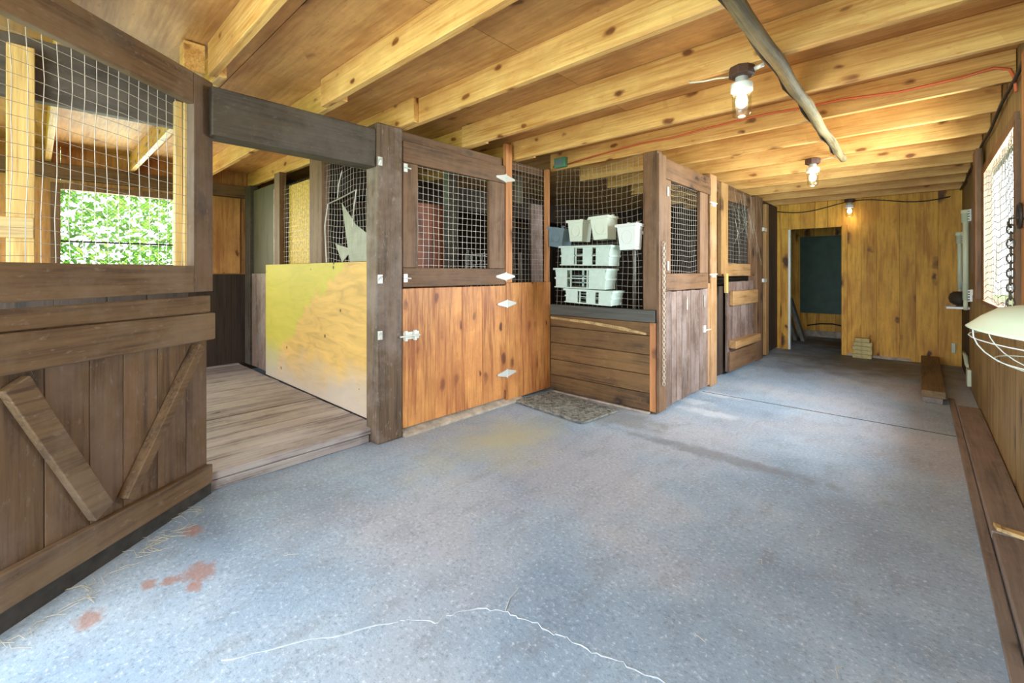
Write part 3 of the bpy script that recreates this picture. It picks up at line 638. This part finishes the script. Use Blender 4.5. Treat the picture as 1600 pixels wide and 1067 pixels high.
# dim second stall
single('red_sheet', 'reddish sheet leaning upright behind the mesh door', 'sheet', MB().box(-3.33, -3.30, 2.30, 2.62, 0, 1.84), 'redply', (-3.3, 2.45, 0), .003)
single('stall_stud', 'dim grey stud behind the mesh door wire', 'stud', MB().box(-3.36, -3.28, 2.66, 2.76, 0, 2.26), 'greypipe', (-3.3, 2.7, 0), .004)
fr = MB()
for i in range(16):
    a = math.pi * 2 * i / 16; c = (-3.12, 3.02); rr = .22
    fr.tube([(c[0] + rr * math.cos(a), c[1] + rr * math.sin(a), .2), (c[0] + rr * math.cos(a + .12) + R(-.02, .02), c[1] + rr * math.sin(a + .12), 1.44 + R(-.06, .05))], .0032, 4)
for z in [.3 + .09 * i for i in range(13)]:
    fr.tube([(c[0] + rr * math.cos(a * math.pi / 10), c[1] + rr * math.sin(a * math.pi / 10), z + R(-.01, .01)) for a in range(20)], .0028, 4, True)
single('fence_roll', 'roll of pale wire fencing standing behind the mesh door', 'wire roll', fr, 'zinc', (-3.12, 3.02, .2), 0)
single('roll_stand', 'dark box under the wire fencing roll behind the half door', 'box', MB().box(-3.4, -2.88, 2.78, 3.2, 0, .2), 'darkZ', (-3.12, 3.0, 0), .004)
for lab, yy, ww, zz, mt, xx in (('wide weathered board leaning behind the wire right of the hinge stud', 3.62, .19, 1.95, 'weathZ', -3.05), ('thin pale slat behind the wire, right of the two', 3.40, .035, 1.42, 'greypipe', -3.02), ('short grey slat behind the wire, left of the two', 3.27, .04, 1.40, 'greypipe', -3.02)):
    single('leaning_board', lab, 'board', MB().hexa([(x + (0 if z == 0 else -.02), y, z) for x in (xx - .02, xx) for y in (yy, yy + ww) for z in (0, zz)]), mt, (xx, yy, 0), .003)
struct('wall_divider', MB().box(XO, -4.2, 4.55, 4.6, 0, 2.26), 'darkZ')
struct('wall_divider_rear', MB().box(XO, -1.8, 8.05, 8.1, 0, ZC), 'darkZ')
single('cross_beam', 'dark heavy beam deep in the stall behind the hanging crates', 'beam', MB().box(-4.3, -4.16, 1.84, 8.05, 1.98, 2.26), 'darkZ', (-4.2, 5, 1.98), .004)
single('dim_sheet', 'dim sheet inside the stall behind the wire by the hinge stud', 'sheet', MB().box(-3.2, -3.17, 3.1, 3.6, 1.95, 2.25), 'olive', (-3.2, 3.3, 1.95), .003)
t = thing('water_pipe', 'pale T shaped pipe behind the weathered wire door', 'pipe', (-2.3, 4.45, .0))
MB().tube([(-2.3, 4.45, 0), (-2.3, 4.45, 1.62)], .022, 10).tube([(-2.42, 4.35, 1.63), (-2.18, 4.55, 1.65)], .02, 8).build('pipe_body', 'greypipe', t, smooth=True)

# ------------------------------------------------------------------ pole, lamps and cords
pp = []; pr_ = []
for i in range(24):
    y = 1.30 + (4.93 - 1.30) * i / 23; pp.append((-.513 + .005 * math.sin(i * 1.1) + R(-.003, .003), y, 2.233 + .004 * math.sin(i * .7))); pr_.append(  .034 - .005 * i / 23 + R(-.002, .002))
single('ceiling_pole', 'peeled log pole fixed under the joists near the lamps', 'pole', MB().tube(pp, pr_, 12), 'bark', (-.51, 3.1, 2.233), 0, None, True)
bc = MB().tube([(-.556 + .008 * math.sin(i * 1.7), 1.25 + i * .16, 2.250 + .006 * math.sin(i * 2.3)) for i in range(23)], .009, 6)
single('black_cable', 'black cable stapled along the peeled ceiling pole', 'cable', bc, 'blackrub', (-.55, 3, 2.25), 0, None, True)
def lamp(label, x, y, zt, e, near=False):
    t = thing('jar_lamp', label, 'lamp', (x, y, zt), 0, 'jar lamps under the joists')
    MB().lathe([(0, 0), (.058, 0), (.062, -.006), (.062, -.045), (.05, -.052), (0, -.052)], (x, y, zt), 8).build('junction_box', 'brownplastic', t, .003)
    MB().lathe([(0, -.052), (.03, -.052), (.032, -.08), (.05, -.085), (.052, -.09), (.052, -.125), (.044, -.127), (.040, -.105), (0, -.105)], (x, y, zt), 24).build('socket', 'porcelain', t, 0, True)
    MB().lathe([(.042, -.127), (.045, -.15), (.045, -.235), (.040, -.252), (.024, -.260), (0, -.261)], (x, y, zt), 24).build('glass_jar', 'glass', t, 0, True)
    MB().lathe([(0, -.106), (.013, -.106), (.014, -.13), (.024, -.15), (.030, -.175), (.026, -.195), (.012, -.208), (0, -.21)], (x, y, zt), 20).build('bulb', 'bulb', t, 0, True)
    d = bpy.data.lights.new('bulb_light', 'POINT'); d.energy = e; d.color = (1, .80, .52); d.shadow_soft_size = .035
    o = bpy.data.objects.new('bulb_light', d); COL.objects.link(o); o.parent = t; o.location = (0, 0, -.30)
    return t
t = lamp('nearest and largest jar lamp, with brown junction box', -.68, JY(4) + .02, ZJ - .001, 1.5)
MB().tube([(-.742, JY(4) + .02, 2.24), (-.80, JY(4) + .01, 2.247), (-.86, JY(4) - .01, 2.243), (-.93, JY(4) - .02, 2.252), (-.94, JY(4), 2.27)], .005, 6).build('wire_tail', 'cream', t, 0, True)
MB().tube([(-.62, JY(4) + .02, 2.245), (-.575, JY(4) + .02, 2.255)], .011, 8).build('cable_clamp', 'zinc', t, 0, True)
t = lamp('second jar lamp, at the far end of the peeled pole', -.74, JY(8) + .02, ZJ - .001, 1.5)
MB().tube([(-.678, JY(8) + .02, 2.25), (-.60, JY(8) + .02, 2.258), (-.55, JY(8) + .01, 2.25)], .005, 6).build('wire_tail', 'cream', t, 0, True)
lamp('farthest and smallest jar lamp, in front of the pine wall', -.755, JY(13) + .02, ZJ - .001, .35)
oc = [(-2.62, 3.664, 2.31), (-2.3, 3.664, 2.335), (-1.84, 3.664, 2.36), (-1.55, 3.664, 2.352), (-1.28, 3.664, 2.367), (-1.0, 3.664, 2.377), (-.825, 3.664, 2.38), (-.6, 3.664, 2.366), (-.4, 3.664, 2.368), (-.1, 3.664, 2.338), (.17, 3.664, 2.345), (.30, 3.66, 2.36), (.36, 3.65, 2.33), (.376, 3.63, 2.27), (.378, 3.61, 2.19)]
single('extension_cord', 'orange extension cord tacked along one joist', 'cord', MB().tube(oc, .0075, 6), 'cordor', (-1, 3.66, 2.3), 0, None, True)
k = [(XR - .02, y, 2.255 + .012 * math.sin(y * 5)) for y in [2.2 + .2 * i for i in range(30)]]
single('wall_cable', 'black cable running along the top of the side wall', 'cable', MB().tube(k, .009, 6), 'blackrub', (XR - .02, 5, 2.25), 0, None, True)
k = [(-1.7 + .11 * i, YE - .02, 2.19 - .05 * math.sin(i * .5) + .03 * (i / 18)) for i in range(19)]
single('wall_cable', 'thin brown cable sagging across the top of the pine end wall', 'cable', MB().tube(k, .007, 6), 'blackrub', (-.7, YE - .02, 2.2), 0, None, True)
t = thing('timer_box', 'small green box screwed to the joist with the orange cord', 'box', (-2.70, 3.66, 2.28))
box('case', 'gdevice', t, -2.775, -2.635, 3.63, 3.68, 2.285, 2.385, .006); box('face', 'potg', t, -2.76, -2.67, 3.627, 3.63, 2.305, 2.365, .001)

# ------------------------------------------------------------------ side wall fittings
LC = (.222, 1.47, 1.078)
t = thing('heat_lamp', 'pale enamel heat lamp reflector hanging before the side window', 'lamp', (LC[0], LC[1], LC[2] - .1))
c = Vector(LC); m = Matrix.Rotation(math.radians(5), 4, 'Y') @ Matrix.Rotation(math.radians(3), 4, 'X')
MB().lathe([(.022, .060), (.06, .056), (.10, .043), (.124, .022), (.143, 0), (.147, -.004), (.142, -.003), (.122, .016), (.098, .037), (.06, .050), (.02, .054)], c, 40, m).build('reflector', 'white', t, 0, True)
MB().lathe([(0, .135), (.030, .132), (.036, .12), (.038, .066), (.026, .058), (0, .056)], c, 18, m).build('socket', 'porcelain', t, 0, True)
g = MB()
circ = lambda r, z: [c + m @ Vector((r * math.cos(a * math.pi / 14), r * math.sin(a * math.pi / 14), z)) for a in range(28)]
g.tube(circ(.1395, -.024), .0014, 5, True); g.tube(circ(.094, -.071), .0014, 5, True)
for a in range(3):
    q = a * math.pi / 3 + .3
    g.tube([c + m @ Vector((.143 * math.cos(h_) * math.cos(q), .143 * math.cos(h_) * math.sin(q), -.004 - .088 * math.sin(h_))) for h_ in [math.pi * i / 16 for i in range(17)]], .0013, 5)
g.build('wire_guard', 'zinc', t)
ch = MB(); z = 1.04
for i in range(12):
    ring = []
    for a in range(10):
        u = math.cos(a * math.pi / 5) * .012; v = math.sin(a * math.pi / 5) * .023
        ring.append((.30 + (u if i % 2 else 0), 3.02 + (0 if i % 2 else u), z + .0335 * i + v))
    ch.tube(ring, .0034, 5, True)
t = thing('hanging_chain', 'dark chain of large links hanging before the side window', 'chain', (.30, 3.02, 1.02)); ch.build('links', 'wiredark', t, smooth=True)
MB().tube([(.30, 3.02, 1.415), (.29, 3.0, 1.435), (.295, 2.995, 1.455), (.33, 3.01, 1.46), (.338, 3.02, 1.45)], .005, 6).build('hook', 'wiredark', t, 0, True)
single('window_stud', 'orange brown stud at the near edge of the side window', 'stud', MB().box(XR - .05, XR - .001, 2.96, 3.09, .99, 2.22), 'stud', (XR - .03, 3.02, .99), .004)
hr = MB().tube([(XR - .060, 3.05 + .05 * math.cos(a * math.pi / 8), 1.47 + .055 * math.sin(a * math.pi / 8)) for a in range(16)], .007, 6, True)
single('cable_loop', 'black cable ring hung on the stud by the side window', 'cable', hr, 'blackrub', (XR - .06, 3.05, 1.47), 0, None, True)
for lab, y, z0, z1 in (('white pipe in brackets on the side wall, nearer the window', 6.45, .93, 1.84), ('thin white pipe on the side wall, nearer the pine wall', 7.15, 1.02, 1.66)):
    near = y < 7; x = .335 if near else .325
    t = thing('wall_pipe', lab, 'pipe', (x, y, z0))
    MB().tube([(x, y, z0), (x, y, z1)], .024 if near else .022, 12).build('pipe_body', 'white', t, 0, True)
    MB().tube([(x, y, z1 - .12), (x, y, z1 - .03), (x, y, z1 - .03), (x, y, z1 + .01)], [.033, .033, .038, .038], 12).build('coupling', 'white', t, 0, True)
    MB().tube([(x, y, z0 - .10), (x, y, z0)], .018, 10).build('pipe_end', 'white', t, 0, True)
    for zz in (z0 + .05, z1 - .05):
        b = MB().box(x + .025, XR - .001, y - .07, y - .06, zz - .06, zz + .06)
        for i in range(5): b.box(x + .012, x + .026, y - .075, y - .055, zz - .06 + .026 * i, zz - .048 + .026 * i)
        b.build('bracket', 'potw', t)
single('wall_panel', 'grey board with a pointed top behind the white pipe', 'board', MB().prism([(XR - .022, 5.75, 1.2), (XR - .022, 6.35, 1.2), (XR - .022, 6.35, 1.85), (XR - .022, 5.75, 2.05)], (.018, 0, 0)), 'greypipe', (XR, 6, 1.2), .003)
single('window_post', 'brown post at the far edge of the side window', 'post', MB().box(XR - .06, XR - .021, 5.30, 5.52, .99, 2.24), 'brownZ', (XR - .04, 5.4, .99), .005)
sk = MB(); cx, cy, cz = .30, 6.9, .93
for i in range(8):
    pass
sk.lathe([(0, .075), (.07, .07), (.12, .045), (.14, .0), (.12, -.045), (.06, -.07), (0, -.075)], (cx, cy, cz), 14, Matrix.Diagonal((.55, 2.0, 1, 1)))
single('dark_bundle', 'dark cloth bundle on the side wall bracket below the pipes', 'bundle', sk, 'duct', (cx, cy, cz - .07), 0, None, True)
t = thing('tap_bracket', 'white bracket shelf under the dark bundle on the side wall', 'bracket', (.30, 6.95, .78))
box('shelf', 'potw', t, .20, XR - .001, 6.7, 7.1, .82, .845); box('stem', 'potw', t, .24, .28, 6.85, 6.93, .845, .853)
single('outlet_box', 'pale outlet box at the foot of the side wall', 'box', MB().box(XR - .045, XR - .014, 6.45, 6.62, .05, .22), 'white', (XR - .03, 6.5, .05), .006)
single('pipe_elbow', 'white curved pipe piece low in the dark corner', 'pipe', MB().tube([(.36, 7.2, .30), (.37, 7.1, .26), (.375, 7.02, .19), (.395, 6.95, .15)], .02, 8), 'white', (.37, 7.1, .15), 0, None, True)
single('corner_box', 'small white box low at the pine wall corner', 'box', MB().box(.29, .33, YE - .03, YE - .001, .17, .30), 'white', (.31, YE - .02, .17), .004)

# ------------------------------------------------------------------ things on the floor
single('floor_plank', 'long dusty plank lying along the side wall, far section', 'plank', MB().box(.232, XR - .016, 2.93, 5.5, .002, .048), 'floorboard', (.3, 4.2, 0), .006)
single('floor_plank', 'nearest dusty plank lying along the side wall', 'plank', MB().box(.235, XR - .016, -.8, 2.925, .002, .045), 'floorboard', (.3, 1.2, 0), .006)
single('floor_strip', 'thin brown strip edging the planks on the floor', 'strip', MB().box(.192, .230, -.8, 5.9, .001, .02), 'floorboard', (.2, 2.5, 0), .003)
single('wood_scrap', 'broken pale wood scrap lying on the side plank', 'scrap', MB().prism([(.243, 2.99, .049), (.25, 2.94, .049), (.36, 2.90, .049), (.37, 2.955, .049), (.29, 2.965, .049)], (0, 0, .016)), 'yelY', (.3, 2.94, .049), .002)
single('floor_timber', 'dark timber lying on two blocks toward the pine wall', 'timber', MB().box(.0, .17, 5.62, 7.95, .055, .12), 'timber', (.08, 6.8, .05), .008)
for y, lab in ((5.66, 'short block under the near end of the dark floor timber'), (7.6, 'hidden block under the far end of the floor timber')):
    single('timber_block', lab, 'block', MB().box(.01, .15, y, y + .12, 0, .054), 'floorboard', (.08, y, 0), .004)
z = 0.0
for i, (dx, w) in enumerate(((0, .215), (.008, .215), (.0, .22), (.012, .21), (.03, .16))):
    lab = ['bottom brick of the small pale stack at the pine wall', 'second brick up in the pale stack', 'middle brick of the pale stack', 'fourth brick up in the pale stack', 'short top brick of the pale stack'][i]
    single('pale_brick', lab, 'brick', MB().box(-.72 + dx, -.72 + dx + w, 7.93, 8.05, z, z + .055), 'brick', (-.6, 7.98, z), .006, 'bricks stacked at the pine wall'); z += .057
# rubber grid mat
t = thing('rubber_mat', 'worn rubber grid mat on the floor in the recess', 'mat', (-2.35, 3.24, 0), math.radians(-6))
b = MB(); L_, W_ = .80, .46
for i in range(25): x = -L_ / 2 + L_ * i / 24; b.box(x - .007, x + .007, -W_ / 2, W_ / 2, .008, .022)
for i in range(15): y = -W_ / 2 + W_ * i / 14; b.box(-L_ / 2, L_ / 2, y - .007, y + .007, .007, .0215)
for i in range(25):
    for j in (0, 14): x = -L_ / 2 + L_ * i / 24; y = -W_ / 2 + W_ * j / 14; b.box(x - .009, x + .009, y - .009, y + .009, 0, .010) if i % 2 else None
b.build('grid', 'mat', t)
# straw
st = MB()
def wisp(x, y, z=.004, l=.07):
    a = R(0, 6.28); st.tube([(x, y, z), (x + math.cos(a) * l / 2, y + math.sin(a) * l / 2, z + R(.002, .012)), (x + math.cos(a + .4) * l, y + math.sin(a + .4) * l, z)], .0008, 4)
for i in range(70):
    u = R(0, 1)
    wisp(-2.72 + abs(random.gauss(0, .06)), R(1.9, 3.4), .02, R(.04, .13)) if u < .45 else wisp(-1.59 + abs(random.gauss(0, .05)), R(3.6, 6.6), .004, R(.04, .1)) if u < .75 else wisp(R(-2.4, .1), R(.3, 6), .003, R(.03, .07))
for i in range(60):
    s = R(0, 1); wisp(-2.80 + .60 * s + .05 + R(0, .05), .60 - .74 * s + R(.0, .06), .004, R(.04, .12))
single('straw', 'loose straw wisps scattered along the stall fronts', 'straw', st, 'straw', (-2, 2, 0), 0, None, False, 'stuff')
# far room
t = thing('chalkboard', 'dark green board hung on the wall of the far room', 'board', (-1.3, 10.08, .44))
box('board_face', 'green', t, -1.72, -.85, 10.075, 10.098, .44, 1.90, .003)
for i, lab in enumerate(('leftmost grey board leaning in the far doorway', 'middle grey board leaning in the far doorway', 'rightmost grey board leaning in the far doorway')):
    x = -1.80 + .12 * i
    single('leaning_board', lab, 'board', MB().hexa([(x + dx + (-.25 if z > .5 else 0), y + (.22 if z > .5 else 0), z) for dx in (0, .055) for y in (9.25 - .02 * i, 9.43 - .02 * i) for z in (.0, .82 - .04 * i)]), 'greypipe', (x, 9.3, 0), .004, 'boards leaning in the far room')
single('hose', 'dark hose looping low on the far room wall', 'hose', MB().tube([(-1.6, 10.04, .20), (-1.4, 10.04, .25), (-1.2, 10.04, .26), (-1.0, 10.04, .22), (-.7, 10.04, .21)], .012, 6), 'blackrub', (-1.2, 10.04, .2), 0, None, True)

# ------------------------------------------------------------------ trees outside the windows
def foliage(label, n, bx, size):
    b = MB()
    for i in range(n):
        c = Vector((R(*bx[0]), R(*bx[1]), R(*bx[2])))
        c += Vector((math.sin(c.y * 2.1) * .4, 0, math.sin(c.y * 1.3) * .2))
        u = Vector((R(-1, 1), R(-1, 1), R(-1, 1))).normalized(); v = u.orthogonal().normalized(); s = size * R(.6, 1.3)
        b.add([c - u * s, c + v * s * .5, c + u * s, c - v * s * .5], [(0, 1, 2, 3)])
    return single('foliage', label, 'foliage', b, 'leaf', (sum(bx[0]) / 2, sum(bx[1]) / 2, 0), 0, None, False, 'stuff')
foliage('bright green leaves outside the meshed stall window', 18000, ((-11, -8.5), (-2.5, 5), (.2, 4.2)), .06)
foliage('green leaves outside the side window', 5000, ((3.2, 5.5), (6, 24), (1.9, 6.5)), .10)
